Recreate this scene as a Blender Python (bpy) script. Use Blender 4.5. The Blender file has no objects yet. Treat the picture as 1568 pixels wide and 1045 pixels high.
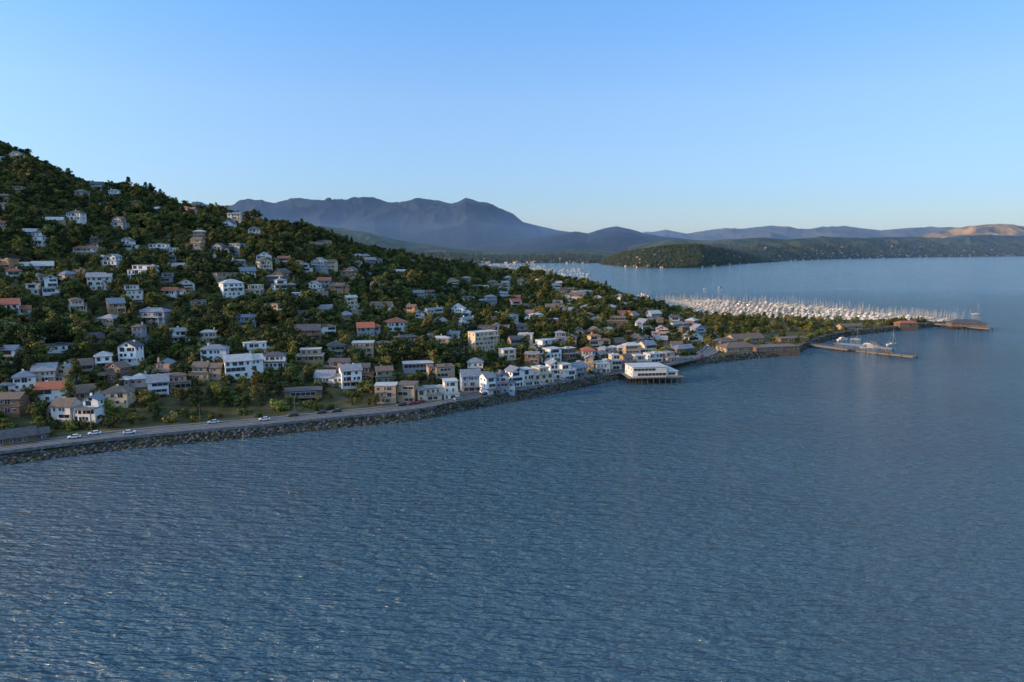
import bpy, math, random
from mathutils import Vector, noise, Matrix
random.seed(7)
R=random.random
U=random.uniform
F=1045.0; TH=math.radians(7.6); CH=75.0
sn,cs=math.sin(TH),math.cos(TH)
scene=bpy.context.scene
# ---------- survey helpers: bearings measured from the drone station -> world coordinates
def ray(px,py):
    r=(px-784)/F; u=(522.5-py)/F
    return (r, cs+u*sn, -sn+u*cs)
def G(px,py,z=0.0):
    d=ray(px,py); t=(z-CH)/d[2]
    return (d[0]*t,d[1]*t)
def AZ(px,py=450):
    d=ray(px,py); return d[0]/d[1]
def EL(px,py):
    d=ray(px,py); return d[2]/d[1]
def lerp_tab(tab,a):
    if a<=tab[0][0]: return tab[0][1]
    if a>=tab[-1][0]: return tab[-1][1]
    lo,hi=0,len(tab)-1
    while hi-lo>1:
        m=(lo+hi)//2
        if tab[m][0]<=a: lo=m
        else: hi=m
    t=(a-tab[lo][0])/(tab[hi][0]-tab[lo][0]+1e-12)
    return tab[lo][1]*(1-t)+tab[hi][1]*t
def catmull(P,n):
    out=[]
    Q=[P[0]]+P+[P[-1]]
    for i in range(1,len(Q)-2):
        for k in range(n):
            t=k/n
            o=[]
            for c in range(2):
                p0,p1,p2,p3=Q[i-1][c],Q[i][c],Q[i+1][c],Q[i+2][c]
                o.append(.5*((2*p1)+(-p0+p2)*t+(2*p0-5*p1+4*p2-p3)*t*t+(-p0+3*p1-3*p2+p3)*t**3))
            out.append(tuple(o))
    out.append(P[-1]); return out
def sstep(x):
    x=max(0,min(1,x)); return x*x*(3-2*x)

# ---------- materials
def newmat(name):
    m=bpy.data.materials.new(name); m.use_nodes=True
    return m,m.node_tree.nodes,m.node_tree.links,m.node_tree.nodes['Principled BSDF']
def mat(name,c1,c2=None,rough=.8,scale=.5,spec=.3,metal=0,rnd=0.0,detail=4,bump=0):
    m,N,L,B=newmat(name)
    if c2 is None: c2=tuple(x*.8 for x in c1)
    geo=N.new('ShaderNodeNewGeometry')
    nt=N.new('ShaderNodeTexNoise'); nt.inputs['Scale'].default_value=scale; nt.inputs['Detail'].default_value=detail
    L.new(geo.outputs['Position'],nt.inputs['Vector'])
    rp=N.new('ShaderNodeValToRGB')
    rp.color_ramp.elements[0].position=.35; rp.color_ramp.elements[1].position=.65
    rp.color_ramp.elements[0].color=(*c1,1); rp.color_ramp.elements[1].color=(*c2,1)
    fac=nt.outputs['Fac']
    if rnd>0:
        oi=N.new('ShaderNodeObjectInfo')
        ma=N.new('ShaderNodeMath'); ma.operation='MULTIPLY_ADD'
        L.new(oi.outputs['Random'],ma.inputs[0]); ma.inputs[1].default_value=rnd
        ad=N.new('ShaderNodeMath'); ad.operation='SUBTRACT'; L.new(fac,ad.inputs[0]); ad.inputs[1].default_value=rnd/2
        L.new(ad.outputs[0],ma.inputs[2]); fac=ma.outputs[0]
    L.new(fac,rp.inputs['Fac']); L.new(rp.outputs['Color'],B.inputs['Base Color'])
    B.inputs['Roughness'].default_value=rough; B.inputs['Metallic'].default_value=metal
    B.inputs['Specular IOR Level'].default_value=spec
    if bump>0:
        b=N.new('ShaderNodeBump'); b.inputs['Distance'].default_value=bump
        L.new(nt.outputs['Fac'],b.inputs['Height']); L.new(b.outputs['Normal'],B.inputs['Normal'])
    return m
# ---------- mesh builder
class MB:
    def __init__(s): s.v=[]; s.f=[]; s.m=[]
    def add(s,vs,fs,mi=0):
        o=len(s.v); s.v+=vs; s.f+=[tuple(i+o for i in f) for f in fs]; s.m+=[mi]*len(fs)
    def hexa(s,v8,mi=0):
        s.add(v8,[(0,3,2,1),(4,5,6,7),(0,1,5,4),(1,2,6,5),(2,3,7,6),(3,0,4,7)],mi)
    def box(s,cx,cy,cz,sx,sy,sz,mi=0,rot=0,taper=1):
        a,b,c=sx/2,sy/2,sz/2
        vs=[]
        cr,sr=math.cos(rot),math.sin(rot)
        for z,k in ((-c,1),(c,taper)):
            for x,y in ((-a,-b),(a,-b),(a,b),(-a,b)):
                x*=k;y*=k
                vs.append((cx+x*cr-y*sr,cy+x*sr+y*cr,cz+z))
        s.hexa(vs,mi)
    def cyl(s,p,q,r0,r1,n=6,mi=0,cap=True):
        p=Vector(p);q=Vector(q);d=(q-p).normalized()
        u=d.orthogonal().normalized(); w=d.cross(u)
        vs=[];fs=[]
        for c,r in ((p,r0),(q,r1)):
            for i in range(n):
                t=2*math.pi*i/n; vs.append(tuple(c+u*math.cos(t)*r+w*math.sin(t)*r))
        for i in range(n): fs.append((i,(i+1)%n,n+(i+1)%n,n+i))
        if cap: fs.append(tuple(range(n-1,-1,-1))); fs.append(tuple(range(n,2*n)))
        s.add(vs,fs,mi)
    def mesh(s,name,mats,smooth=False):
        me=bpy.data.meshes.new(name); me.from_pydata(s.v,[],s.f)
        for m in mats: me.materials.append(m)
        if len(mats)>1: me.polygons.foreach_set('material_index',s.m)
        if smooth: me.polygons.foreach_set('use_smooth',[True]*len(me.polygons))
        me.update(); return me
def obj(name,me,loc=(0,0,0),rz=0,parent=None,scale=1):
    o=bpy.data.objects.new(name,me); scene.collection.objects.link(o)
    o.location=loc; o.rotation_euler=(0,0,rz); o.scale=(scale,)*3
    if parent: o.parent=parent
    return o
def empty(name,loc,rz=0):
    o=obj(name,None,loc,rz); o.empty_display_size=1; return o
def scatter(name,proto_mesh,child,pts):
    mb=MB()
    for (x,y,z,s,r) in pts:
        c,q=math.cos(r)*s/2,math.sin(r)*s/2
        vs=[(x-c+q,y-q-c,z),(x+c+q,y+q-c,z),(x+c-q,y+q+c,z),(x-c-q,y-q+c,z)]
        mb.add(vs,[(0,1,2,3)])
    p=obj(name,mb.mesh(name,[]))
    ch=obj(child,proto_mesh,parent=p)
    p.instance_type='FACES'; p.use_instance_faces_scale=True; p.instance_faces_scale=1.0
    p.show_instancer_for_render=False; p.show_instancer_for_viewport=False
    return p

# ---------- shoreline and hill tables
sp=[(-620,-40),(-470,60),(-330,143),(-255,188)]
for p in [(0,713),(100,700),(200,688),(300,678),(400,669),(520,656),(600,648),(660,640),(700,631),(780,616),(860,601),(940,583),(1000,570),(1047,562),(1090,557),(1150,550),(1212,543),(1236,534),(1258,525),(1300,515),(1360,508.5),(1430,501),(1462,498)]:
    sp.append(G(*p))
SHORE=catmull(sp[2:],8)
shore_tab=[(x/y,1/y) for x,y in SHORE]
for i in range(1,len(shore_tab)):
    if shore_tab[i][0]<=shore_tab[i-1][0]: shore_tab[i]=(shore_tab[i-1][0]+1e-6,shore_tab[i][1])
AMIN=shore_tab[0][0]; AMAX=shore_tab[-1][0]
def Ys(a): return 1/lerp_tab(shore_tab,a)
crest=[(-1500,240,560),(-700,190,640),(-300,170,720),(-80,200,760),(0,224,760),(40,234,755),(75,248,750),(150,283,740),(200,298,730),(250,310,720),(330,325,710),(400,342,700),(470,358,720),(560,388,760),(650,405,820),(720,416,880),(800,427,920),(870,438,880),(930,453,840),(985,474,780),(1040,491,700),(1080,502,660),(1215,505,650),(1300,505,650),(1462,505,690)]
yc_tab=[(AZ(p[0]),p[2]) for p in crest]
hc_tab=[(AZ(p[0]),max(3.6,CH+p[2]*EL(p[0],p[1]))) for p in crest]
def Yc(a): return lerp_tab(yc_tab,a)
def Hc(a): return lerp_tab(hc_tab,a)
yb_tab=[(AZ(px),G(px,py)[1]) for px,py in [(-1500,404),(700,404),(780,413),(850,426),(900,437),(950,450),(1000,466),(1040,476),(1080,486),(1150,490),(1250,493),(1350,494.5),(1430,495.8),(1462,497)]]
def Yb(a): return lerp_tab(yb_tab,a)
def land(x,y):
    a=x/y; ys=Ys(a); w=y-ys
    if w<5.5:
        return -3 if w<-4 else (-3+ (w+4)*.75 if w<0 else w/5.5*3.6)
    yc,yb,hc=Yc(a),Yb(a),Hc(a)
    if w<24: h=3.6
    elif y<yc:
        s=(y-ys-24)/max(1,(yc-ys-24))
        k=min(1,s*5)*min(1,(hc-3.6)/30)
        h=3.6+(hc-3.6)*s**1.06
        h+=k*(5*noise.noise(Vector((x/70,y/70,0)))+1.6*noise.noise(Vector((x/22,y/22,3))))
        h=max(h,3.3)
    else:
        Lb=min(700,yb-yc)
        k=min(1,(hc-3.6)/30)
        s=sstep((y-yc)/max(1,Lb))
        h=3.6+(hc-3.6)*(1-s)+k*(5*noise.noise(Vector((x/70,y/70,0)))+1.6*noise.noise(Vector((x/22,y/22,3))))*(1-s)
        h=max(h,3.2)
    e=yb-y
    if e<8: h=min(h,-3+max(0,(e+8))/16*6.6)
    return h
def hit(px,py):
    d=ray(px,py); a=d[0]/d[1]; t=d[2]/d[1]
    y=Ys(a)+6; ym=Yc(a)+150
    while y<ym:
        if land(a*y,y)>=CH+t*y: return (a*y,y,land(a*y,y))
        y+=1.0
    return None

# terrain mesh
m_land=mat('hillside_ground',(.034,.042,.015),(.095,.078,.038),rough=1,scale=.12,spec=.1,detail=9)
NA=520
wl=[-9,-4,-2,0,1.5,3,5.5,9,15,20,24]
mb=MB(); cols=[]
for i in range(NA+1):
    f=i/NA
    a=AMIN+(AMAX-AMIN)*f
    ys,yc,yb=Ys(a),Yc(a),Yb(a)
    col=[ys+w for w in wl]
    y0=ys+24; y1=max(y0+1,yc)
    col+= [y0+(y1-y0)*k/90 for k in range(1,91)]
    y2=max(y1+1,yb-8)
    col+= [y1+(y2-y1)*(k/24)**1.5 for k in range(1,25)]
    col+=[y2+5,y2+10,y2+16,y2+30]
    cols.append([(a*y,y,land(a*y,y)) for y in col])
nr=len(cols[0])
vs=[v for c in cols for v in c]
fs=[(i*nr+j,(i+1)*nr+j,(i+1)*nr+j+1,i*nr+j+1) for i in range(NA) for j in range(nr-1)]
mb.add(vs,fs); obj('hillside_terrain',mb.mesh('hillside_terrain',[m_land],True))

# ---------- water
def water():
    m,N,L,B=newmat('bay_water')
    geo=N.new('ShaderNodeNewGeometry')
    def nz(sx,sy,rot,scale,det,rough=.55,dist=0):
        mp=N.new('ShaderNodeMapping'); mp.inputs['Scale'].default_value=(sx,sy,1); mp.inputs['Rotation'].default_value=(0,0,math.radians(rot))
        L.new(geo.outputs['Position'],mp.inputs['Vector'])
        n=N.new('ShaderNodeTexNoise'); n.inputs['Scale'].default_value=scale; n.inputs['Detail'].default_value=det
        n.inputs['Roughness'].default_value=rough; n.inputs['Distortion'].default_value=dist
        L.new(mp.outputs['Vector'],n.inputs['Vector']); return n.outputs['Fac']
    def math_(op,a,b):
        x=N.new('ShaderNodeMath'); x.operation=op
        for i,q in enumerate((a,b)):
            if isinstance(q,(int,float)): x.inputs[i].default_value=q
            else: L.new(q,x.inputs[i])
        return x.outputs[0]
    w1=nz(.21,.60,20,1,2,.5,.3)
    w2=nz(.60,1.5,10,1,3,.6,.4)
    w3=nz(.006,.014,20,1,3)
    w4=nz(.055,.20,24,1,1)
    h=math_('ADD',math_('MULTIPLY',w1,3.9),math_('MULTIPLY',w2,1.35))
    h=math_('MULTIPLY',h,math_('ADD',math_('MULTIPLY',w3,1.1),.45))
    h=math_('ADD',h,math_('MULTIPLY',w4,3.0))
    # the chop dies down in the sheltered inner bay
    sp_=N.new('ShaderNodeSeparateXYZ'); L.new(geo.outputs['Position'],sp_.inputs[0])
    mr=N.new('ShaderNodeMapRange'); mr.inputs['From Min'].default_value=300; mr.inputs['From Max'].default_value=1300
    mr.inputs['To Min'].default_value=1.0; mr.inputs['To Max'].default_value=.16
    L.new(sp_.outputs['Y'],mr.inputs['Value'])
    h=math_('MULTIPLY',h,mr.outputs[0])
    b=N.new('ShaderNodeBump'); b.inputs['Strength'].default_value=1; b.inputs['Distance'].default_value=1.15
    L.new(h,b.inputs['Height']); L.new(b.outputs['Normal'],B.inputs['Normal'])
    B.inputs['Base Color'].default_value=(.060,.118,.150,1)
    B.inputs['Roughness'].default_value=.09; B.inputs['IOR'].default_value=1.333
    return m
mb=MB(); S=45000
mb.add([(-S,-3000,0),(S,-3000,0),(S,S,0),(-S,S,0)],[(0,1,2,3)])
obj('bay_water',mb.mesh('bay_water',[water()]))
mb=MB(); mb.add([(-S,-3000,-3.2),(S,-3000,-3.2),(S,S,-3.2),(-S,S,-3.2)],[(0,1,2,3)])
obj('seabed',mb.mesh('seabed',[mat('seabed',(.03,.04,.04))]))

# ---------- road along the shore
def offs(P,o):
    out=[]
    for i,p in enumerate(P):
        q0=P[max(0,i-1)];q1=P[min(len(P)-1,i+1)]
        dx,dy=q1[0]-q0[0],q1[1]-q0[1]; l=math.hypot(dx,dy)+1e-9
        out.append((p[0]-dy/l*o,p[1]+dx/l*o))
    return out
ipx=AZ(925,590)
base=[p for p in SHORE if p[0]/p[1]<ipx]
cl=offs(base,11.2)
cl=cl[::2]+[G(985,562,3.6),(G(1040,551,3.6)),G(1078,542,3.6),G(1092,530,3.6),G(1088,516,3.6),G(1078,506,3.6)]
cl=catmull(cl,3)
def strip(name,P,o1,o2,z,m,th=0):
    A,B_=offs(P,o1),offs(P,o2); mb=MB(); n=len(P)
    if th==0:
        vs=[(x,y,z) for x,y in A]+[(x,y,z) for x,y in B_]
        mb.add(vs,[(i,i+1,n+i+1,n+i) for i in range(n-1)])
    else:
        vs=[(x,y,z) for x,y in A]+[(x,y,z) for x,y in B_]+[(x,y,z-th) for x,y in A]+[(x,y,z-th) for x,y in B_]
        for i in range(n-1):
            mb.add([vs[i],vs[i+1],vs[n+i+1],vs[n+i],vs[2*n+i],vs[2*n+i+1],vs[3*n+i+1],vs[3*n+i]],[(0,1,2,3),(1,0,4,5),(3,2,6,7)])
    return obj(name,mb.mesh(name,[m]))
m_asph=mat('asphalt',(.05,.052,.056),(.08,.08,.085),rough=.9,scale=.3)
m_conc=mat('concrete',(.16,.155,.15),(.11,.11,.105),rough=.9,scale=.4)
m_white=mat('road_paint',(.75,.75,.72),(.6,.6,.58),scale=3)
strip('shore_road',cl,-4.6,4.6,3.68,m_asph)
strip('promenade_pavement',cl,-6.6,-4.6,3.8,m_conc,.5)
strip('inner_pavement',cl,4.6,6.0,3.8,m_conc,.5)
strip('seawall_kerb',cl,-7.0,-6.6,4.15,mat('seawall_concrete',(.2,.19,.18),(.1,.1,.1),scale=.8),1.2)
strip('road_centre_line',cl,-.1,.1,3.686,mat('yellow_paint',(.6,.42,.06),scale=2))
strip('road_edge_line',cl,-2.35,-2.2,3.686,m_white)
strip('road_edge_line',cl,2.2,2.35,3.686,m_white)
# riprap
def rock():
    import bmesh
    bm=bmesh.new(); bmesh.ops.create_icosphere(bm,subdivisions=2,radius=.6)
    for v in bm.verts:
        v.co*=1+.5*noise.noise(v.co*2.1+Vector((3,1,5))); v.co.z*=.75
    me=bpy.data.meshes.new('rock'); bm.to_mesh(me); bm.free()
    me.materials.append(mat('riprap_rock',(.026,.025,.024),(.10,.095,.09),scale=.35,rough=.95,rnd=.6)); return me
pts=[]
for i in range(len(SHORE)-1):
    p,q=SHORE[i],SHORE[i+1]; l=math.dist(p,q)
    for k in range(int(l*7)):
        t=R(); o=U(-.8,4.4)
        dx,dy=(q[0]-p[0])/l,(q[1]-p[1])/l
        x=p[0]+(q[0]-p[0])*t-dy*o; y=p[1]+(q[1]-p[1])*t+dx*o
        pts.append((x,y,max(-.3,land(x,y)+U(-.1,.2)),U(.5,1.35),U(0,6.3)))
scatter('riprap_rocks',rock(),'rock',pts)

# ---------- houses
wallcols={'white':((.78,.76,.72),(.68,.66,.63)),'offwhite':((.68,.63,.54),(.58,.53,.45)),'cream':((.64,.50,.33),(.54,.42,.27)),'tan':((.42,.30,.18),(.34,.24,.14)),
 'brown':((.21,.12,.07),(.14,.085,.05)),'grey':((.33,.33,.33),(.26,.26,.27)),'pink':((.60,.34,.24),(.52,.29,.20)),'blue':((.30,.37,.45),(.24,.31,.39)),'orange':((.5,.24,.10),(.4,.19,.08)),'green':((.26,.3,.2),(.2,.24,.16))}
WM={k:mat('stucco_'+k,a,b,rough=.85,scale=.35) for k,(a,b) in wallcols.items()}
RM={'dark':mat('roof_dark_shingle',(.05,.05,.055),(.09,.085,.085),scale=.8),'brown':mat('roof_brown_shingle',(.11,.075,.055),(.16,.115,.085),scale=.8),
 'grey':mat('roof_grey_shingle',(.17,.17,.18),(.25,.25,.26),scale=.8),'light':mat('roof_gravel',(.32,.31,.29),(.42,.41,.39),scale=.6),'red':mat('roof_red_tile',(.36,.11,.06),(.25,.08,.045),scale=1.2),'slate':mat('roof_slate',(.12,.14,.17),(.17,.19,.22),scale=.8)}
m_glass,_n,_l,_b=newmat('window_glass'); _b.inputs['Base Color'].default_value=(.03,.035,.04,1); _b.inputs['Roughness'].default_value=.08
m_trim=mat('window_trim',(.64,.62,.58)); m_dtrim=mat('dark_trim',(.08,.07,.06)); m_deck=mat('deck_timber',(.2,.155,.115),(.14,.11,.08),scale=1)
m_door=mat('door_paint',(.12,.06,.04))
SH=2.8
def volume(W,RF,GL,FR,cx,cy,zb,z0,nst,w,d,roof,style,rh=1.0):
    zt=z0+nst*SH
    W.box(cx,cy,(zb+zt)/2,w,d,zt-zb)
    ov=.6
    if roof=='flat':
        RF.box(cx,cy,zt+.14,w+.7,d+.7,.28)
        if R()<.4: RF.box(cx+U(-w/5,w/5),cy,zt+.6,w*.25,d*.3,.65)
    elif roof=='hip':
        h=min(w,d)*.26*rh; a,b=w/2+ov,d/2+ov; z=zt+.004
        RF.box(cx,cy,z+.1,2*a,2*b,.2); z+=.2
        if w>d: r=[(cx-(a-b),cy),(cx+(a-b),cy)]
        else: r=[(cx,cy-(b-a)),(cx,cy+(b-a))]
        v=[(cx-a,cy-b,z),(cx+a,cy-b,z),(cx+a,cy+b,z),(cx-a,cy+b,z),(r[0][0],r[0][1],z+h),(r[1][0],r[1][1],z+h)]
        if w>d: RF.add(v,[(0,1,5,4),(1,2,5),(2,3,4,5),(3,0,4)])
        else: RF.add(v,[(0,1,4),(1,2,5,4),(2,3,5),(3,0,4,5)])
    else:
        front=(roof=='gablef')   # gable end faces the water
        A,Bd=(d,w) if front else (w,d)
        h=Bd*.29*rh; th=.22
        def T(x,y,z): return (cx+y,cy+x,z) if front else (cx+x,cy+y,z)
        a,b=A/2,Bd/2
        v=[T(-a,-b,zt),T(a,-b,zt),T(a,b,zt),T(-a,b,zt),T(-a,0,zt+h),T(a,0,zt+h)]
        W.add(v,[(0,4,3),(1,2,5)])
        a+=ov; e=h/b*ov
        for s in (-1,1):
            q=[T(-a,s*(b+ov),zt-e),T(a,s*(b+ov),zt-e),T(a,0,zt+h),T(-a,0,zt+h)]
            RF.hexa(q+[(p[0],p[1],p[2]+th) for p in q])
        if front and b>3: GL.box(cx,cy-d/2,zt+h*.3,1.2,.1,1.0); FR.box(cx,cy-d/2,zt+h*.3,1.5,.06,1.3)
    # windows
    for s in range(nst):
        zc=z0+s*SH+1.5
        if style=='band' or (style=='mix' and R()<.35):
            f0=U(.5,.85); off=w*(1-f0)/2*random.choice((-.8,0,.8)); hh=U(1.2,1.9)
            GL.box(cx+off,cy-d/2,zc,w*f0,.14,hh); n=max(2,int(w*f0/1.9))
            FR.box(cx+off,cy-d/2,zc+hh/2+.05,w*f0+.2,.22,.12); FR.box(cx+off,cy-d/2,zc-hh/2-.05,w*f0+.2,.22,.12)
            for k in range(n+1): FR.box(cx+off-w*f0/2+w*f0*k/n,cy-d/2,zc,.12,.2,hh)
        else:
            x=cx-w/2+U(.5,1.2)
            while x<cx+w/2-1.2:
                ww=random.choice((.8,1.0,1.3,2.0)); hh=U(1.1,1.6) if ww<1.9 else U(1.3,2.0)
                if x+ww>cx+w/2-.3: break
                xc=x+ww/2
                FR.box(xc,cy-d/2,zc,ww+.22,.10,hh+.22); GL.box(xc,cy-d/2,zc,ww,.17,hh); FR.box(xc,cy-d/2,zc,.06,.2,hh)
                x+=ww+random.choice((.5,.9,1.5,2.2))
        n=max(1,int(d/3.6))
        for k in range(n):
            y=cy-d/2+d*(k+.5)/n
            for sx in (-1,1):
                if R()<.35: continue
                FR.box(cx+sx*w/2,y,zc,.10,1.2,1.35); GL.box(cx+sx*w/2,y,zc,.17,1.0,1.15)
    return zt
HOUSES=[]
def house(x,y,z,rot,w,d,nst,roof,wall,rcol,name='hillside_house',slope=.3,deck=None,wing=None):
    W,RF,GL,FR,DK=MB(),MB(),MB(),MB(),MB()
    z0=-slope*d*.5+.2+(1.1 if slope>.2 else 0); zb=z0-4-slope*6
    style=random.choice(['win','mix','band','win','win'])
    if nst>=2 and R()<.45 and name!='waterfront_hall':   # stepped massing: terrace in front of a set-back upper part
        n1=max(1,nst-random.choice((1,1,2))); back=U(1.2,2.6); sh=U(-.15,.15)*w; w2=w*U(.62,.9)
        volume(W,RF,GL,FR,0,0,zb,z0,n1,w,d,'flat',style)
        volume(W,RF,GL,FR,sh,back/2,z0+n1*SH+.285,z0+n1*SH+.285,nst-n1,w2,d-back-.3,roof,style,.85)
        for i in range(int(w/1.3)+1): DK.box(-w/2+.05+i*(w-.1)/int(w/1.3),-d/2-.2,z0+n1*SH+.75,.08,.07,.94)
        DK.box(0,-d/2-.2,z0+n1*SH+1.25,w,.08,.09)
    else:
        volume(W,RF,GL,FR,0,0,zb,z0,nst,w,d,roof,style)
    if wing is None: wing=R()<.65
    if wing:
        sd=random.choice((-1,1)); ww=w*U(.35,.65); wd=d*U(.5,.85)
        n2=max(1,nst+random.choice((-1,-1,0,-2)) )
        volume(W,RF,GL,FR,sd*(w/2+ww/2-.02-w*.04),U(-.25,.25)*d-.13,zb,z0,n2,ww,wd,'flat' if roof=='flat' else random.choice((roof,'hip','gable','gablef')),style)
    if deck is None: deck=R()<.6
    if deck:
        s=random.choice(range(nst)); dz=z0+s*SH; dw=w*U(.4,1.0); dd=U(1.4,2.6); dx=(w-dw)/2*random.choice((-1,1))
        DK.box(dx,-d/2-dd/2,dz,dw,dd,.22)
        DK.box(dx,-d/2-dd+.06,dz+1.0,dw,.08,.1)
        k=max(3,int(dw/1.2))
        for i in range(k+1): DK.box(dx-dw/2+.05+(dw-.1)*i/k,-d/2-dd+.06,dz+.53,.09,.09,.84)
        for i in (-1,1): DK.box(dx+i*(dw/2-.2),-d/2-dd+.25,(dz+zb)/2-.1,.2,.2,dz-zb)
    if R()<.5 and roof!='flat': W.box(w*U(-.3,.3),d*.15,z0+nst*SH+1.3,.8,.7,2.8)
    D=MB(); D.box(w*.2,d/2,z0+ (nst-1)*SH+1.06,1.0,.12,2.1)
    e=empty(name,(x,y,z),rot)
    ftrim=m_trim if (wall not in('white','offwhite') or R()<.6) else m_dtrim
    obj('walls',W.mesh('walls',[WM[wall]]),parent=e); obj('roof',RF.mesh('roof',[RM[rcol]]),parent=e)
    obj('windows',GL.mesh('windows',[m_glass]),parent=e); obj('window_frames',FR.mesh('window_frames',[ftrim]),parent=e)
    obj('door',D.mesh('door',[m_door]),parent=e)
    if DK.v: obj('deck',DK.mesh('deck',[m_trim if R()<.4 else m_deck]),parent=e)
    HOUSES.append((x,y,max(w,d)*.56))
W_='white'
key=[(30,265,30,W_),(28,287,20,'tan'),(80,340,40,'tan'),(125,300,22,'grey'),(150,282,20,'grey'),(175,293,20,W_),(160,312,24,'grey'),(185,343,22,'grey'),(60,367,30,W_),
(140,384,56,W_,'hip','red',2),(175,403,24,W_,'gablef','grey',3),(245,377,30,W_,'flat','light',2),(305,357,28,'tan'),(352,342,18,W_),(390,357,20,'offwhite'),(405,394,26,W_,'gablef','slate',2),(438,398,30,'offwhite'),(470,407,20,W_,'gablef','slate',2),
(215,418,32,W_,'flat','light',3),(255,424,28,W_),(285,432,28,W_),(80,440,28,W_,'gablef','grey',3),(50,443,24,W_),(22,413,20,W_),(128,415,25,'grey'),(318,395,28,'offwhite'),(300,375,26,'tan'),(270,406,30,W_),
(355,444,36,W_,'hip','light',3),(393,441,26,'cream','flat','light',2),(380,418,26,'offwhite'),(405,408,22,'cream'),(150,436,28,'offwhite'),(490,407,24,'grey'),(538,410,22,W_),(118,467,28,W_),(178,470,26,'orange'),(238,484,56,'grey','hip','slate',2),
(15,480,35,W_),(170,495,30,'tan'),(50,520,38,'grey'),(215,516,26,'grey'),(278,514,38,W_,'gable','grey',2),(320,517,36,'cream','hip','light',2),(375,492,40,'blue','gable','slate',2),(425,500,26,'offwhite'),
(330,542,44,W_,'hip','slate',2),(388,533,44,W_,'flat','light',2),(418,553,46,W_,'hip','dark',2),(365,568,46,W_,'gable','light',3),(202,548,32,W_,'gablef','dark',3),(250,566,38,'pink','gablef','slate',2),(275,586,36,'pink','hip','brown',2),(243,592,34,W_,'gable','grey',2),
(182,610,46,'cream','hip','brown',2),(142,636,32,W_,'gablef','slate',3),(105,632,36,'offwhite','gable','brown',2),(72,575,36,'cream','gable','grey',2),(102,576,30,'cream','gablef','grey',2),(40,587,34,W_,'hip','slate',2),(82,605,44,W_,'gable','red',2),(15,545,34,W_,'gable','grey',2),(125,558,36,'tan'),(160,553,20,W_),
(18,622,52,'brown','gable','brown',2),(25,668,60,'brown','gable','dark',1),(130,600,34,'tan'),(475,543,48,'tan','flat','light',2),(557,537,38,'tan','flat','light',3),(588,537,26,'tan','flat','brown',3),(470,510,50,'brown','gable','dark',2),(515,535,30,'tan'),
(585,470,38,'offwhite','gable','brown',2),(606,497,38,W_,'hip','red',2),(642,493,16,W_,'gablef','dark',3),(631,473,26,'cream'),(620,530,46,'brown','hip','dark',3),(640,562,54,'grey','flat','light',2),(537,583,36,W_,'gable','grey',3),(592,606,38,'tan','flat','light',3),(625,604,32,'tan','flat','brown',3),
(465,596,66,'brown','flat','dark',1),(590,575,36,'green'),(693,516,34,W_,'gable','slate',2),(712,492,30,W_,'hip','slate',2),(700,474,28,W_),(740,532,50,'cream','flat','light',5),(738,437,24,'cream','flat','light',2),(728,560,28,'offwhite'),(780,478,30,'grey'),(788,462,20,W_),(810,465,22,'grey'),
(833,525,34,W_,'flat','light',2),(805,520,26,'cream','flat','light',3),(800,503,32,'grey'),(845,498,28,W_),(815,553,26,'brown','flat','grey',3),(720,589,34,'blue','gable','slate',3),(690,600,28,'offwhite','flat','light',3),(662,602,28,'cream','flat','grey',2),(750,593,26,W_,'gable','slate',3),(768,591,20,'blue','gablef','dark',3),
(788,582,18,W_,'gablef','slate',3),(806,580,22,'offwhite','flat','light',3),(830,577,30,'cream','flat','light',3),(848,574,16,W_,'gablef','grey',3),(866,572,20,'offwhite','flat','light',3),(884,567,24,'grey','gable','slate',2),(900,565,14,'tan','gablef','grey',3),(918,560,28,'offwhite','flat','light',2),(940,556,20,'cream','flat','light',3),(958,552,24,'tan','gable','brown',2),(980,549,22,'cream','flat','light',2),(1000,545,28,'offwhite','flat','light',2),(1022,544,24,'pink','flat','grey',2),
(945,493,38,'brown','gable','brown',3),(912,497,22,'tan'),(870,442,26,'blue'),(882,455,24,W_),(845,470,24,W_),(868,470,24,'grey'),(900,478,22,'grey'),(780,424,18,W_),(800,430,18,'offwhite'),(825,434,18,'grey'),(850,440,18,W_),(960,453,20,'cream'),(975,460,20,'offwhite'),(1000,484,24,'grey'),(1018,507,26,'tan'),(1060,517,32,'offwhite','gablef','grey',2),(1040,530,28,'brown'),(975,520,26,'blue'),(990,530,26,W_),(945,520,26,'tan'),(575,443,12,W_,'gablef','dark',3),(820,490,26,'cream'),(760,503,22,'offwhite'),(670,440,24,'grey'),(655,432,20,W_),(615,440,22,'grey'),
(860,520,26,'grey'),(885,510,24,'tan'),(910,525,28,W_),(930,508,22,'cream'),(870,545,30,'brown','flat','light',3),(900,540,24,'offwhite'),(925,538,24,'grey'),(775,548,30,'cream','flat','light',3),(680,545,30,'tan'),(660,520,26,'cream'),(560,505,30,'grey'),(530,480,28,'tan'),(500,470,30,W_),(455,460,28,'offwhite'),(430,440,28,W_),(560,420,20,'cream'),(590,425,20,W_),(640,455,24,'tan'),(715,455,24,W_),(750,460,22,'grey'),(770,440,20,W_),(730,480,24,'cream'),(760,480,24,'tan'),(895,445,18,'cream'),(915,455,18,W_),(935,470,22,'grey'),(955,480,22,W_),(985,500,24,'offwhite'),
(680,575,34,'tan','flat','brown',3),(560,570,34,'brown','gable','dark',2),(500,575,34,'offwhite'),(500,505,26,W_),(845,545,26,W_,'flat','light',3),(790,530,26,'tan'),(700,545,26,'offwhite','hip','brown',3),(310,570,34,'tan'),(215,580,30,'grey')]
roofs=['gable','gablef','hip','flat','gable','hip']
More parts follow.
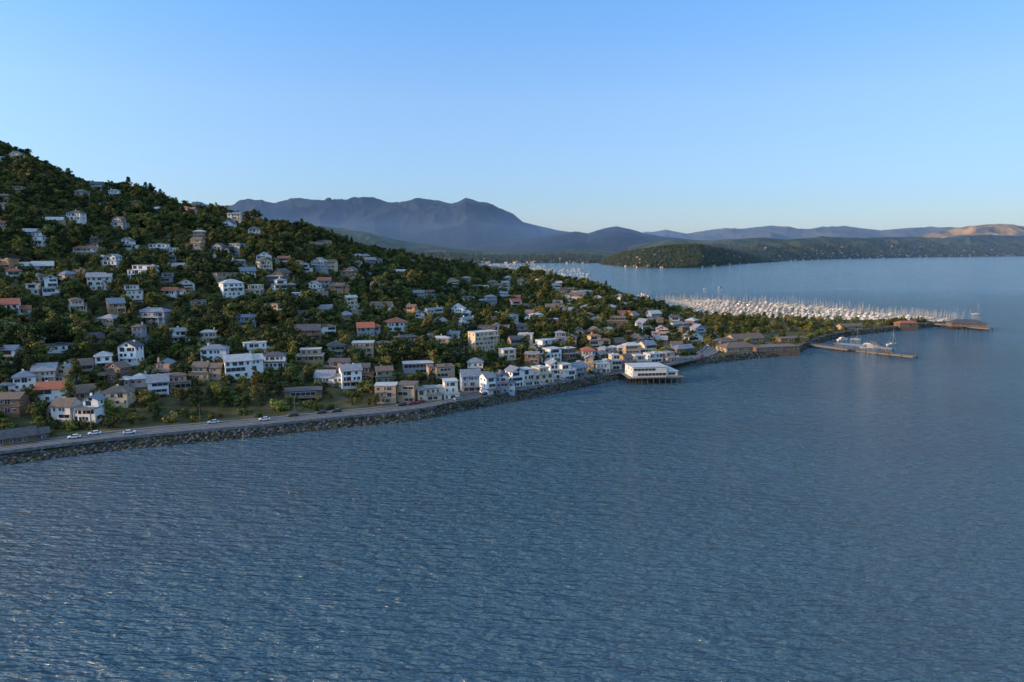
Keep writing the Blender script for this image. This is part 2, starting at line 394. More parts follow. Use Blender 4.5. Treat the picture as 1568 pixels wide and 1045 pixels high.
for k in key:
    px,py,w,wall=k[:4]
    r=k[4] if len(k)>4 else random.choice(roofs)
    rc=k[5] if len(k)>5 else random.choice(['grey','slate','dark','brown','light','brown','red'])
    n=k[6] if len(k)>6 else random.choice([1,2,2,3])
    if wall==W_ and len(k)<5 and R()<.35: wall=random.choice(('offwhite','cream','grey'))
    h_=hit(px,py+9 if w>16 else py+5)
    if not h_: continue
    x,y,z=h_
    wm=max(7,min(22,w*y/1045*.84))
    house(x,y,z,math.radians(16+U(-26,26)),wm,U(7.5,10),n,r,wall,rc,'waterfront_house' if y-Ys(x/y)<34 else 'hillside_house',slope=.1 if land(x,y)<5 else .3, wing=(None if wm<15 else False))
def free(x,y,r):
    for hx,hy,hr in HOUSES:
        if abs(hx-x)<r+hr and abs(hy-y)<r+hr and math.hypot(hx-x,hy-y)<r+hr: return False
    return True
tries=0;cnt=0
while cnt<185 and tries<40000:
    tries+=1
    a=U(-1.0,AZ(1075)); ys,yc=Ys(a),Yc(a)
    y=ys+34+(yc-ys-50)*R()**.9; x=a*y
    if not free(x,y,7+R()*5): continue
    if y-ys<50 and a<-.1 and R()<.7: continue
    if a<-.3 and y>560 and R()<.6: continue
    cnt+=1
    house(x,y,land(x,y),math.radians(16+U(-40,40)),U(7,14),U(6.5,9.5),random.choice([1,1,2,2,2,3]),random.choice(roofs),random.choice(['white','offwhite','offwhite','grey','grey','tan','tan','tan','brown','brown','brown','cream','cream','blue','pink','orange']),random.choice(['grey','slate','dark','brown','dark','brown','brown','light','red']))

# ---------- vegetation
m_leaf=[mat('foliage_dark',(.036,.052,.014),(.10,.115,.032),rough=.9,scale=.25,spec=.15,rnd=.7),
        mat('foliage_olive',(.08,.075,.018),(.19,.155,.042),rough=.9,scale=.25,spec=.15,rnd=.7),
        mat('foliage_conifer',(.022,.034,.013),(.055,.065,.022),rough=.9,scale=.25,spec=.15,rnd=.5),
        mat('foliage_bright',(.10,.125,.02),(.21,.21,.045),rough=.9,scale=.25,spec=.15,rnd=.7)]
m_bark=mat('bark',(.06,.045,.032),(.1,.08,.06),scale=2)
def leafquad(mb,c,s,out):
    n=(out+Vector((U(-1,1),U(-1,1),U(-.6,1)))*.8).normalized()
    u=n.orthogonal().normalized(); u=Matrix.Rotation(U(0,6.28),3,n)@u; w=n.cross(u)
    s1,s2=s*U(.6,1.1)/2,s*U(.5,.9)/2
    mb.add([tuple(c-u*s1-w*s2*.6),tuple(c+u*s1*.5-w*s2),tuple(c+u*s1+w*s2*.7),tuple(c-u*s1*.4+w*s2)],[(0,1,2,3)],1)
def tree(kind,seed,leafmat,per_k=1.0,ls_k=1.0):
    st=random.getstate(); random.seed(seed)
    mb=MB(); clumps=[]
    if kind=='broad':
        mb.cyl((0,0,-1),(0,0,3.5),.32,.2,6)
        for i in range(17):
            t=U(0,6.28); r=U(.3,3.3); z=U(2.4,8.6); r*=1-.45*abs(z-5.3)/3.5
            c=Vector((r*math.cos(t),r*math.sin(t),z)); clumps.append((c,U(.9,1.9)))
            mb.cyl((0,0,U(1.6,3.2)),tuple(c),.12,.04,4,cap=False)
        per=64; ls=.70
    elif kind=='euc':
        mb.cyl((0,0,-1),(.3,0,9),.35,.12,6)
        for i in range(16):
            t=U(0,6.28); z=U(5,13); r=U(.3,2.4)
            c=Vector((r*math.cos(t)+.2,r*math.sin(t),z)); clumps.append((c,U(.9,1.6)))
            mb.cyl((0.1,0,max(3,z-2.5)),tuple(c),.1,.04,4,cap=False)
        per=60; ls=.65
    elif kind=='pine':
        mb.cyl((0,0,-1),(0,0,11),.35,.08,6)
        for i in range(26):
            z=2.2+9.3*(i/26); t=i*2.4+U(-.4,.4); r=(1-(z-2)/10.5)*3.2*U(.55,1.1)
            c=Vector((r*math.cos(t),r*math.sin(t),z)); clumps.append((c,.55+.9*(1-(z-2)/10.5)))
            mb.cyl((0,0,z-.2),tuple(c),.09,.03,4,cap=False)
        per=40; ls=.55
    elif kind=='cypress': # flat-topped Monterey cypress
        mb.cyl((0,0,-1),(0,0,6),.45,.2,6)
        for i in range(24):
            t=U(0,6.28); r=U(.3,4.4); z=6.6+U(-2.4,2.0)-r*.12
            c=Vector((r*math.cos(t),r*math.sin(t),z)); clumps.append((c,U(1.0,1.7)))
            mb.cyl((0,0,U(3,5.5)),tuple(c),.14,.05,4,cap=False)
        per=50; ls=.66
    else:
        for i in range(3): mb.cyl((0,0,-.5),(U(-1,1),U(-1,1),1.5),.08,.03,4,cap=False)
        for i in range(10):
            t=U(0,6.28); r=U(0,2.0); clumps.append((Vector((r*math.cos(t),r*math.sin(t),U(.4,2.4))),U(.7,1.3)))
        per=45; ls=.55
    for c,r in clumps:
        for k in range(int(per*per_k)):
            d=Vector((random.gauss(0,1),random.gauss(0,1),random.gauss(0,.8))).normalized()
            q=c+Vector((d.x,d.y,d.z*.75))*r*(U(.35,1)**.5)
            leafquad(mb,q,ls*ls_k*U(.7,1.35),d)
    random.setstate(st)
    return mb.mesh('tree_'+kind,[m_bark,leafmat])
protos=[(tree('broad',1,m_leaf[0]),1.0,22),(tree('broad',2,m_leaf[1]),.9,22),(tree('broad',3,m_leaf[0]),1.05,12),(tree('broad',4,m_leaf[3]),.75,11),(tree('pine',5,m_leaf[2]),1.0,7),(tree('cypress',6,m_leaf[2]),1.0,9),(tree('euc',7,m_leaf[1]),.9,8)]
bushes=[tree('bush',8,m_leaf[0]),tree('bush',9,m_leaf[1]),tree('bush',10,m_leaf[3])]
far_tree=tree('broad',11,m_leaf[0],.3,1.7)
cell={}
for h in HOUSES: cell.setdefault((int(h[0]//25),int(h[1]//25)),[]).append(h)
def near_house(x,y,r):
    cx,cy=int(x//25),int(y//25)
    for i in (-1,0,1):
        for j in (-1,0,1):
            for hx,hy,hr in cell.get((cx+i,cy+j),()):
                if math.hypot(hx-x,hy-y)<hr+r: return True
    return False
road_pts=cl
def near_road(x,y,r):
    for p in road_pts[::2]:
        if abs(p[0]-x)<r and abs(p[1]-y)<r and math.hypot(p[0]-x,p[1]-y)<r: return True
    return False
TP=[[] for _ in protos]; BP=[[] for _ in bushes]
wts=[p[2] for p in protos]
for _ in range(76000):
    x=U(-800,480); y=U(150,1500)
    a=x/y
    if a<-1.6 or a>AMAX-.01: continue
    ys=Ys(a); yc=Yc(a)
    w=y-ys
    if w<19 or y>min(yc+130,Yb(a)-12): continue
    h0=land(x,y); flat=h0<5
    if flat and w>30 and R()<.6: continue
    if y>900 and R()<.4: continue
    if w<60 and near_road(x,y,9): continue
    if near_house(x,y,.1): continue
    L_=math.hypot(x,y); small=near_house(x+x/L_*8,y+y/L_*8,0) or near_house(x+x/L_*13,y+y/L_*13,-3) or near_road(x,y,11)
    if small:
        BP[random.choice((0,1,1,2,0))].append((x,y,h0-.2,U(.55,1.3),U(0,6.3)))
    elif R()<.2:
        BP[random.choice((0,1,1,2,0))].append((x,y,h0-.2,U(.9,1.9),U(0,6.3)))
    else:
        i=random.choices(range(len(protos)),wts)[0]
        clus=.95+.9*noise.noise(Vector((x/60,y/60,9)))
        sc=protos[i][1]*U(.45,1.25)*clus*(1.0 if w>60 else .85)
        if flat: sc*=.65
        TP[i].append((x,y,h0-.5,sc,U(0,6.3)))
for i,p in enumerate(protos): scatter('hillside_trees',p[0],'tree',TP[i])
for i,b in enumerate(bushes): scatter('hillside_shrubs',b,'shrub',BP[i])
def place_tree(px,a_y,me,sc,name):
    a=AZ(px); x,y=a*a_y,a_y
    obj(name,me,(x,y,land(x,y)-.3),U(0,6),scale=sc)
for px,yy,k,sc,nm in [(397,700,5,1.5,'cypress_tree'),(437,705,5,1.3,'cypress_tree'),(449,708,5,1.2,'cypress_tree'),(472,712,0,1.6,'oak_tree'),(490,716,5,1.4,'cypress_tree'),(505,722,2,1.2,'oak_tree'),(383,700,5,1.1,'cypress_tree'),(352,702,0,1.0,'oak_tree'),(265,716,2,1.0,'oak_tree'),(120,742,2,1.0,'oak_tree'),(12,758,0,1.0,'oak_tree'),(60,750,5,1.1,'cypress_tree'),(610,560,5,1.6,'cypress_tree'),(560,600,5,1.4,'cypress_tree'),(690,400,2,1.4,'oak_tree'),(676,385,0,1.4,'oak_tree'),(706,400,4,1.4,'pine_tree'),(995,560,0,1.4,'oak_tree'),(1075,560,4,1.1,'pine_tree'),(1060,520,2,1.2,'oak_tree'),(440,330,2,.9,'oak_tree'),(320,520,4,1.3,'pine_tree')]:
    place_tree(px,yy,protos[k][0],sc,nm)

# ---------- cars
m_tire=mat('tyre_rubber',(.02,.02,.02)); carcols=[(.75,.75,.75),(.75,.75,.75),(.05,.05,.055),(.3,.31,.33),(.25,.03,.03),(.04,.06,.12),(.55,.56,.58)]
def car_mesh(i,col):
    m,N,L,B=newmat('car_paint_%d'%i); B.inputs['Base Color'].default_value=(*col,1); B.inputs['Roughness'].default_value=.3; B.inputs['Coat Weight'].default_value=.5
    mb=MB(); w=.9
    prof=[(-2.2,.35),(2.2,.35),(2.25,.62),(2.1,.82),(1.2,.95),(-1.7,1.0),(-2.2,.9)]
    n=len(prof)
    mb.add([(x,-w,z) for x,z in prof]+[(x,w,z) for x,z in prof],[tuple(range(n)),tuple(range(2*n-1,n-1,-1))]+[((k+1)%n,k,n+k,n+(k+1)%n) for k in range(n)],0)
    c=[(-1.75,1.0),(1.15,.96),(.45,1.42),(-1.2,1.45)]
    mb.add([(x,-w*(.93 if z<1.2 else .75),z) for x,z in c]+[(x,w*(.93 if z<1.2 else .75),z) for x,z in c],[(0,1,2,3),(7,6,5,4),(1,5,6,2),(0,3,7,4)],1)
    mb.add([(.45,-.69,1.425),(.45,.69,1.425),(-1.2,.69,1.455),(-1.2,-.69,1.455)],[(0,1,2,3)],0)
    for x in (-1.35,1.4):
        for s in (-1,1): mb.cyl((x,s*.72,.33),(x,s*.93,.33),.33,.33,12,2)
    for s in (-1,1):
        mb.box(2.2,s*.6,.68,.1,.35,.14,3); mb.box(-2.2,s*.65,.75,.06,.28,.14,4)
    return mb.mesh('car',[m,m_glass,m_tire,m_white,mat('tail_lamp_%d'%i,(.4,.02,.02))])
cars=[car_mesh(i,c) for i,c in enumerate(carcols)]
def road_at(frac_len):
    acc=0
    for i in range(len(cl)-1):
        l=math.dist(cl[i],cl[i+1])
        if acc+l>=frac_len:
            t=(frac_len-acc)/l; dx,dy=(cl[i+1][0]-cl[i][0])/l,(cl[i+1][1]-cl[i][1])/l
            return cl[i][0]+dx*l*t,cl[i][1]+dy*l*t,dx,dy
        acc+=l
    return None
tot=sum(math.dist(cl[i],cl[i+1]) for i in range(len(cl)-1))
s=60
while s<tot-5:
    q=road_at(s)
    if q:
        x,y,dx,dy=q; side=random.choice((3.6,3.6,3.6,-1.2,1.2)) if s<330 else random.choice((3.6,-3.6,3.6))
        obj('parked_car' if abs(side)>3 else 'car',random.choice(cars),(x-dy*side,y+dx*side,3.69),math.atan2(dy,dx)+(math.pi if side>0 else 0))
    s+=random.choice((5.6,6,11,17,28)) if s>300 else random.choice((6.5,12,20,30))
# street lamps
lm=MB(); lm.cyl((0,0,0),(0,0,8),.11,.07,8); lm.cyl((0,0,7.8),(0,2.0,8.3),.06,.05,6); lm.box(0,2.3,8.3,.3,.7,.14); lm.cyl((0,0,0),(0,0,.5),.25,.2,8)
lme=lm.mesh('street_lamp',[mat('lamp_metal',(.15,.16,.17),metal=.3)])
s=50
while s<tot-10:
    x,y,dx,dy=road_at(s); obj('street_lamp',lme,(x-dy*5.2,y+dx*5.2,3.8),math.atan2(dy,dx)+math.pi); s+=38

# ---------- restaurant on piles
m_pile=mat('timber_pile',(.05,.04,.035),(.09,.075,.06),scale=1)
def over_water(name,px,py,w,d,nst,wall,rcol,rot,roof='flat',deckm=3,deckz=3.2,wingw=0):
    x,y=G(px,py,0); e=empty(name,(x,y,0),rot)
    W,RF,GL,FR,DK,P=MB(),MB(),MB(),MB(),MB(),MB()
    volume(W,RF,GL,FR,0,0,deckz+.13,deckz+.13,nst,w,d,roof,'band')
    if wingw:
        volume(W,RF,GL,FR,w/2+wingw/2-.05,-.4,deckz+.13,deckz+.13,1,wingw,d*.8,'hip','band')
    tw=w+wingw+deckm*2; cxx=wingw/2; td=d+deckm*2
    DK.box(cxx,0,deckz,tw,td,.26)
    for sy in (-1,1):
        DK.box(cxx,sy*(td/2-.1),deckz+1.15,tw,.09,.1)
        k=int(tw/1.5)
        for i in range(k+1): DK.box(cxx-tw/2+.1+(tw-.2)*i/k,sy*(td/2-.1),deckz+.6,.1,.09,1.0)
    k=max(2,int(tw/3.4)); j=max(2,int(td/4))
    for i in range(k+1):
        for q in range(j+1):
            P.cyl((cxx-tw/2+.4+(tw-.8)*i/k,-td/2+.4+(td-.8)*q/j,-3),(cxx-tw/2+.4+(tw-.8)*i/k,-td/2+.4+(td-.8)*q/j,deckz-.13),.22,.2,7)
    D=MB(); D.box(w*.3,d/2,deckz+1.2,1.6,.16,2.1)
    for nm,b,m in (('walls',W,WM[wall]),('roof',RF,RM[rcol]),('windows',GL,m_glass),('window_frames',FR,m_trim),('deck',DK,m_deck),('piles',P,m_pile),('door',D,m_door)):
        obj(nm,b.mesh(nm,[m]),parent=e)
    return e
over_water('waterfront_restaurant',988,584,20,14,2,'offwhite','light',math.radians(8),deckm=2.6,deckz=3.6,wingw=7)
def ground_building(name,px,py,w,d,n,roof,wall,rc,deg):
    x,y=G(px,py,3.6); house(x,y,3.6,math.radians(deg),w,d,n,roof,wall,rc,name,slope=.02,deck=False,wing=False)
ground_building('waterfront_hall',1183,536,36,13,1,'flat','brown','brown',14)
ground_building('waterfront_hall',1128,537,26,12,1,'hip','tan','brown',18)
ground_building('waterfront_hall',1140,523,28,11,1,'gable','tan','brown',20)
ground_building('waterfront_hall',1110,528,16,9,1,'hip','tan','brown',24)
ground_building('waterfront_hall',1212,523,24,9,1,'flat','brown','brown',10)
ground_building('waterfront_hall',1387,499.5,20,8,1,'hip','brown','red',10)
ground_building('waterfront_hall',1300,504,22,7,1,'gable','tan','brown',14)
over_water('pier_restaurant',1478,504,30,12,1,'brown','dark',math.radians(-8),roof='hip',deckm=2.5,deckz=3)
# piers
def pier(name,p,q,w,z=2.2,rail=True):
    x0,y0=p;x1,y1=q; l=math.dist(p,q); e=empty(name,(x0,y0,0),math.atan2(y1-y0,x1-x0))
    D,P,Rr=MB(),MB(),MB(); D.box(l/2,0,z,l,w,.3)
    D.box(l/2,-w/2+.15,z-.45,l,.25,.55); D.box(l/2,w/2-.15,z-.45,l,.25,.55)
    k=max(2,int(l/4))
    for i in range(k+1):
        for sy in (-1,1):
            X=.3+(l-.6)*i/k
            P.cyl((X,sy*(w/2-.5),-3),(X,sy*(w/2-.5),z-.15),.22,.22,6)
            if rail: Rr.box(X,sy*(w/2-.08),z+.7,.1,.1,1.1)
            elif i%2==0: P.cyl((X,sy*(w/2+.25),-3),(X,sy*(w/2+.25),z+2.2),.22,.2,6)
    obj('deck',D.mesh('deck',[m_deck]),parent=e); obj('piles',P.mesh('piles',[m_pile]),parent=e)
    if rail:
        for sy in (-1,1): Rr.box(l/2,sy*(w/2-.08),z+1.28,l,.12,.08)
        obj('railing',Rr.mesh('railing',[m_deck]),parent=e)
pier('ferry_pier',G(1236,531),G(1300,540),5)
pier('ferry_pier',G(1278,535),G(1402,549),6.5,z=1.2,rail=False)
pier('harbour_pier',G(1430,500),G(1517,508),8,z=2.8)
pier('floating_dock',G(1275,527),G(1345,531),4,z=.7,rail=False)
pier('floating_dock',G(1335,524),G(1368,545),3,z=.7,rail=False)
def shelter(px,py,w,d,rot):
    x,y=G(px,py); e=empty('ferry_shelter',(x,y,1.35),rot); P,RF=MB(),MB()
    for i in range(5):
        for s in (-1,1): P.cyl((-w/2+.3+(w-.6)*i/4,s*(d/2-.3),0),(-w/2+.3+(w-.6)*i/4,s*(d/2-.3),3),.12,.12,6)
    v=[(-w/2-.4,-d/2-.4,3),(w/2+.4,-d/2-.4,3),(w/2+.4,d/2+.4,3),(-w/2-.4,d/2+.4,3),(-w/2-.4,0,4.1),(w/2+.4,0,4.1)]
    RF.add(v,[(0,1,5,4),(2,3,4,5),(0,4,3),(1,2,5),(3,2,1,0)])
    obj('posts',P.mesh('posts',[m_deck]),parent=e); obj('roof',RF.mesh('roof',[RM['slate']]),parent=e)
d_=G(1402,549);c_=G(1278,535); dr=math.atan2(d_[1]-c_[1],d_[0]-c_[0])
shelter(1305,538,18,4.6,dr); shelter(1352,543,12,4.6,dr)
# ---------- boats
m_hull=mat('gelcoat_white',(.66,.58,.46),(.44,.39,.32),rough=.6,scale=.15,rnd=.4,spec=.2); m_blue=mat('sail_cover_blue',(.03,.06,.18)); m_alu=mat('mast_aluminium',(.48,.43,.35),rough=.8)
def hull(mb,L,Wd,Hh,mi=0):
    secs=[(-.5,.75,.0),(-.3,.95,0),(0,1,0),(.25,.8,.03),(.42,.35,.1),(.5,.02,.18)]
    vs=[]
    for t,k,sh in secs:
        x=t*L; b=Wd/2*k; z=Hh*(1+sh*2)
        vs+=[(x,-b,z),(x,-b*.7,-.1),(x,0,-.35),(x,b*.7,-.1),(x,b,z)]
    n=len(secs); fs=[]
    for i in range(n-1):
        for j in range(4): fs.append((i*5+j,(i+1)*5+j,(i+1)*5+j+1,i*5+j+1))
        fs.append((i*5+4,(i+1)*5+4,(i+1)*5,i*5))
    fs.append((0,1,2,3,4)); mb.add(vs,fs,mi)
def sailboat(cover):
    mb=MB(); hull(mb,10,3.1,1.2)
    mb.box(.6,0,1.55,4,1.8,.65,0,taper=.85); mb.box(.6,0,1.58,3.0,1.84,.22,2,taper=.96)
    mb.cyl((1.2,0,1.2),(1.2,0,12.5),.09,.07,5,1); mb.cyl((1.2,0,2.5),(-3.6,0,2.6),.07,.07,5,1)
    mb.cyl((1.0,0,2.75),(-3.4,0,2.8),.26,.16,6,3); mb.cyl((4.8,0,1.3),(1.3,0,11.8),.03,.03,4,1)
    mb.cyl((1.2,-1,8),(1.2,1,8),.04,.04,4,1); mb.cyl((-4.9,0,1.1),(1.2,0,12.5),.02,.02,3,1)
    return mb.mesh('sailboat',[m_hull,m_alu,m_glass,cover])
def yacht():
    mb=MB(); hull(mb,12,3.8,1.6); mb.box(-.5,0,2.1,6.5,2.8,1.3,0,taper=.9); mb.box(-.4,0,2.2,6.0,2.75,.5,2,taper=.97)
    mb.box(-1,0,3.0,4,2.2,.7,0,taper=.85); mb.cyl((-1,0,2.8),(-1.3,0,5),.06,.04,5,1); mb.cyl((5.3,-.4,2.0),(5.3,.4,2.0),.04,.04,4,1)
    return mb.mesh('motor_yacht',[m_hull,m_alu,m_glass])
sb=[sailboat(m_blue),sailboat(mat('sail_cover_tan',(.4,.32,.22))),yacht()]
far_=[(1006,464),(1060,461),(1120,461),(1200,466),(1290,476),(1400,487),(1485,494.5)]
near_=[(1015,471),(1055,479),(1100,486),(1180,490),(1290,493),(1360,495),(1440,497)]
def polyat(P,t):
    W=[G(*p) for p in P]; f=t*(len(W)-1); i=min(len(W)-2,int(f)); f-=i
    return (W[i][0]*(1-f)+W[i+1][0]*f,W[i][1]*(1-f)+W[i+1][1]*f)
bp=[[],[],[]]; DK=MB(); rows=14
for r in range(rows):
    t=(r+.1)/rows
    line=[]
    for k in range(61):
        u=k/60; A=polyat(near_,u); B_=polyat(far_,u); line.append((A[0]*(1-t)+B_[0]*t,A[1]*(1-t)+B_[1]*t))
    for k in range(60):
        p,q=line[k],line[k+1]; l=math.dist(p,q); an=math.atan2(q[1]-p[1],q[0]-p[0])
        DK.box((p[0]+q[0])/2,(p[1]+q[1])/2,.35,l+.3,2,.4,0,an)
        m=max(1,int(l/4.4))
        for j in range(m):
            f=(j+.5)/m; x=p[0]+(q[0]-p[0])*f; y=p[1]+(q[1]-p[1])*f
            for sd in (-1,1):
                if R()<.15: continue
                X=x-math.sin(an)*7*sd; Y=y+math.cos(an)*7*sd
                if land(X,Y)>-1: continue
                bp[random.choice((0,0,1,1,2,2))].append((X,Y,0,U(.6,1.12),an+math.pi/2*sd+(math.pi if R()<.2 else 0)))
obj('marina_docks',DK.mesh('marina_docks',[m_deck]))
for i in range(3): scatter('marina_boats',sb[i],'boat',bp[i])
bp=[[],[],[]]
for cx,cy,rx,ry,nn in [(800,409,35,3,60),(850,414,40,3,70),(880,422,25,3,30),(985,454,10,3,10),(760,406,25,1.5,40)]:
    for k in range(nn):
        X,Y=G(cx+U(-rx,rx),cy+U(-ry,ry))
        if land(X,Y)<-1: bp[random.choice((2,0,2,2))].append((X,Y,0,U(.7,1.1),U(-.3,.3)+random.choice((0,1.57))))
for i in range(3): scatter('distant_moored_boats',sb[i],'boat',bp[i])
for px,py,i,sc in [(1495,482,0,1.0),(1080,443,0,.8),(1103,441,2,.8),(1348,503,0,1.5),(1330,533,2,1.1),(1365,529,1,1.0),(1290,522,2,.9),(1310,521,0,.8)]:
    X,Y=G(px,py); obj('sailboat' if i!=2 else 'motor_yacht',sb[i],(X,Y,0),U(-.5,.5),scale=sc)
# ---------- distant hills
m_mt=mat('forest_mountain',(.010,.016,.016),(.028,.034,.024),scale=.0016,rough=1,spec=.05,detail=9)
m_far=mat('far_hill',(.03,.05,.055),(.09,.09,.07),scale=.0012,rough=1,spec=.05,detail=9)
m_gold=mat('golden_grass_hill',(.035,.045,.018),(.32,.20,.055),scale=.004,rough=1,spec=.05,detail=9)
m_grn=mat('wooded_hill',(.014,.028,.011),(.07,.075,.026),scale=.006,rough=1,spec=.05,detail=9)
def hrange(name,crest,depth,front,m,rough=.3,fs_=900,seed=0):
    ct=[(AZ(px,py),(px,py)) for px,py in crest]
    tx=[(a,p[0]) for a,p in ct]; ty=[(a,p[1]) for a,p in ct]
    ft=[(AZ(px,py),G(px,py)[1]) for px,py in front]
    a0,a1=ct[0][0],ct[-1][0]; N=int(max(240,(a1-a0)*1000)); rowsn=64; back=10
    vs=[]
    def hf(a,s,y):
        yc=lerp_tab(ft,a)+depth; e=EL(lerp_tab(tx,a),lerp_tab(ty,a)); hc=max(2,CH+yc*e)
        x=a*y
        r=noise.ridged_multi_fractal(Vector((x/fs_,y/fs_*.6,seed)),.9,2.1,5,1.0,2.0)
        k=s*(1-s)*4 if s<=1 else 0
        bs=s**.9 if s<=1 else max(0,1-(s-1)*.5)
        return hc*bs*(1+rough*(r-1.0)*k*.8)+hc*.015*noise.noise(Vector((x/160,y/160,2)))*min(1,s*3)
    for i in range(N+1):
        a=a0+(a1-a0)*i/N; yf=lerp_tab(ft,a)
        for j in range(rowsn+back):
            s=j/rowsn
            if j>rowsn: s=1+(j-rowsn)/back*2
            y=yf+depth*s
            vs.append((a*y,y,hf(a,s,y) if j>0 else -4))
    nr=rowsn+back
    mb=MB(); mb.add(vs,[(i*nr+j,(i+1)*nr+j,(i+1)*nr+j+1,i*nr+j+1) for i in range(N) for j in range(nr-1)])
    obj(name,mb.mesh(name,[m],True))
    return hf,ft,a0,a1
hrange('distant_mountain',[(-500,330),(-100,330),(250,322),(365,314),(400,312),(450,311),(480,308),(520,310),(545,306),(560,305),(590,309),(612,314),(625,312),(640,308),(665,310),(690,312),(702,309),(713,303.5),(724,306),(736,310),(748,312),(762,320),(778,329),(800,340),(850,352),(900,360),(1000,372),(1100,379),(1200,383)],4200,[(-500,396),(1200,396)],m_mt,.62,1500,1)
hrange('ridge_hill',[(560,383),(700,378),(800,368),(850,360),(880,356),(900,358),(925,350),(945,347),(965,351),(985,357),(1010,362),(1050,366),(1090,371),(1150,378),(1200,382)],2200,[(560,399),(1200,399)],m_mt,.5,900,2)
hC=hrange('valley_foothills',[(200,345),(420,340),(470,345),(520,349),(560,357),(620,370),(680,378),(720,383),(800,386),(850,383),(880,381),(930,385),(990,391),(1010,396)],1100,[(200,403),(1010,403)],m_grn,.45,500,3)
hD=hrange('wooded_promontory',[(918,404),(930,397),(945,391),(975,385),(1020,379),(1060,377),(1100,381),(1140,388),(1165,396),(1195,400)],420,[(918,405),(950,408.5),(990,410.5),(1070,410.5),(1130,405),(1195,401)],m_grn,.35,220,4)
hE=hrange('peninsula_hills',[(960,378),(1000,371),(1050,367),(1100,369),(1160,364),(1210,367),(1260,363),(1330,365),(1400,363),(1440,365),(1500,360),(1570,362),(1650,362),(1900,366)],1500,[(960,404),(1100,403),(1160,402),(1250,398),(1400,394.5),(1568,392.5),(1900,392)],m_grn,.6,600,5)
hrange('grassy_hill',[(1330,372),(1400,363),(1430,356),(1470,349),(1500,345),(1530,343),(1570,347),(1650,352),(1900,360)],1500,[(1330,390.5),(1900,390.5)],m_gold,.5,800,7)
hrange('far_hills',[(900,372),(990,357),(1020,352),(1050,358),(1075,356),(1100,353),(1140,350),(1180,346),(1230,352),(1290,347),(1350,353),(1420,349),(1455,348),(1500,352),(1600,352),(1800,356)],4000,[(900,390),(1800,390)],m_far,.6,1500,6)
def far_houses(name,h,depth,n,smin,smax,amin,amax,sc):
    hf,ft,a0,a1=h; W=MB()
    for _ in range(n):
        a=U(AZ(amin),AZ(amax)); s=U(smin,smax)**1.5; y=lerp_tab(ft,a)+depth*s; z=hf(a,s,y); x=a*y
        w,d,hh=U(10,20)*sc,U(9,13)*sc,U(5,8)*sc; rot=U(-.6,.6)
        W.box(x,y,z+hh/2-2,w,d,hh+4,0,rot); W.box(x,y,z+hh+1.2,w*1.1,d*1.1,2.4,1,rot,taper=.35)
        W.box(x,y,z+hh*.5,w*.7,d*1.02,hh*.25,1,rot)
    obj(name,W.mesh(name,[WM['cream'],RM['brown']]))
far_houses('promontory_houses',hD,420,80,.02,.9,940,1150,.7)
far_houses('peninsula_houses',hE,1500,170,.0,.55,1160,1600,.9)
far_houses('valley_houses',hC,1100,120,.0,.35,640,960,.9)
def far_trees(name,h,depth,n,smax,amin,amax,sc):
    hf,ft,a0,a1=h; pts=[]
    for _ in range(n):
        a=U(AZ(amin),AZ(amax)); s=U(.0,smax); y=lerp_tab(ft,a)+depth*s; pts.append((a*y,y,hf(a,s,y)-1,U(.9,1.6)*sc,U(0,6)))
    scatter(name,far_tree,'tree',pts)
far_trees('promontory_trees',hD,420,3200,1.1,922,1190,1.1)
far_trees('valley_trees',hC,1100,1800,.4,500,1005,1.5)
far_trees('peninsula_trees',hE,1500,3500,.5,1000,1620,1.6)

# ---------- haze: thin over the whole bay, thicker in the valley under the mountain
def haze(name,dens,bx):
    m=bpy.data.materials.new(name); m.use_nodes=True; N=m.node_tree.nodes; L=m.node_tree.links; N.clear()
    o=N.new('ShaderNodeOutputMaterial'); v=N.new('ShaderNodeVolumeScatter'); v.inputs['Color'].default_value=(.33,.56,1,1); v.inputs['Density'].default_value=dens; v.inputs['Anisotropy'].default_value=.2
    L.new(v.outputs[0],o.inputs['Volume'])
    mb=MB(); mb.box(*bx); obj(name,mb.mesh(name,[m]))
haze('haze',3.0e-5,(0,9500,400,40000,16000,792))
haze('valley_haze',5.2e-5,(-5200,6200,180,13400,5200,340))

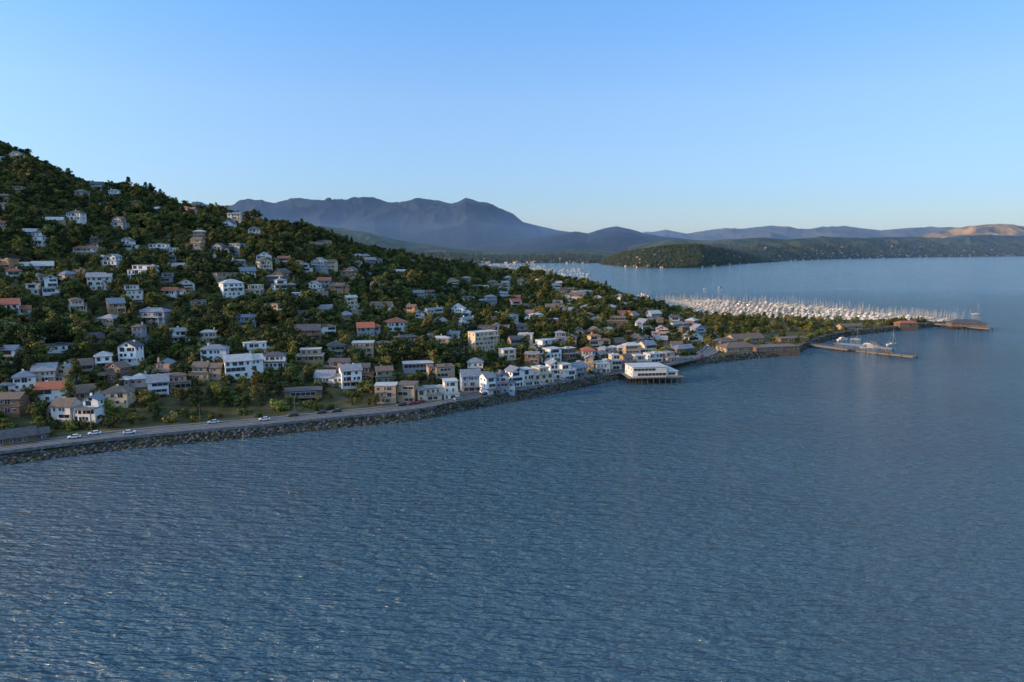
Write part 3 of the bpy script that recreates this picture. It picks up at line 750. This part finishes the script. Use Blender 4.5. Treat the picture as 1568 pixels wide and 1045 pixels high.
# ---------- light
az=math.radians(-108); el=math.radians(14)
Sd=Vector((math.sin(az)*math.cos(el),math.cos(az)*math.cos(el),math.sin(el)))
sl=bpy.data.lights.new('sun','SUN'); sl.energy=5.0; sl.angle=math.radians(.5); sl.color=(1,.65,.34)
so=bpy.data.objects.new('sun',sl); scene.collection.objects.link(so); so.rotation_euler=Sd.to_track_quat('Z','Y').to_euler(); so.location=(-500,300,400)
w=bpy.data.worlds.new('World'); scene.world=w; w.use_nodes=True
N=w.node_tree.nodes; L=w.node_tree.links; bg=N['Background']
sky=N.new('ShaderNodeTexSky'); sky.sky_type='NISHITA'; sky.sun_disc=False; sky.sun_elevation=el; sky.sun_rotation=az
sky.air_density=1.0; sky.dust_density=.4; sky.ozone_density=2.0
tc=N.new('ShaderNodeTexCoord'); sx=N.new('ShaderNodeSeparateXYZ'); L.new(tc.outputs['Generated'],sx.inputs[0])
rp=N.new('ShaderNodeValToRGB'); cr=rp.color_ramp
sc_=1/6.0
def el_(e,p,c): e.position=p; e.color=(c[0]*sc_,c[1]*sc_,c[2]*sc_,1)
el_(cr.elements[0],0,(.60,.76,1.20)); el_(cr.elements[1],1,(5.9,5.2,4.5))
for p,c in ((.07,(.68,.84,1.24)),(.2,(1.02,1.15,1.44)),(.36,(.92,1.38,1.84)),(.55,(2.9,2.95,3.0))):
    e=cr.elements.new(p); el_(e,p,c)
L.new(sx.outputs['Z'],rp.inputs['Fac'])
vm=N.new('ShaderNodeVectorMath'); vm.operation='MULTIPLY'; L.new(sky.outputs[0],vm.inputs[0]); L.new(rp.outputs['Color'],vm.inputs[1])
# aureole: the sky brightens towards the sunset side
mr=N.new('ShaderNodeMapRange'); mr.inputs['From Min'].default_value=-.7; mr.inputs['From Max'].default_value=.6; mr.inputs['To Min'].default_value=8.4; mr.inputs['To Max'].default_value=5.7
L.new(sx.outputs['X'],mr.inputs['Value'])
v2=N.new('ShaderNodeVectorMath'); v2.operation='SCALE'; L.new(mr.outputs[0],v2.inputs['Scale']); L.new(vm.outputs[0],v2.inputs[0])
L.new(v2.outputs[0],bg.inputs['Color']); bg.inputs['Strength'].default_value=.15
cam=bpy.data.cameras.new('camera'); cam.lens=24; cam.sensor_width=36; cam.clip_start=1; cam.clip_end=90000
co=bpy.data.objects.new('camera',cam); scene.collection.objects.link(co); co.location=(0,0,CH); co.rotation_euler=(math.radians(90)-TH,0,0)
scene.camera=co
scene.view_settings.view_transform='Standard'; scene.view_settings.look='None'; scene.view_settings.exposure=0
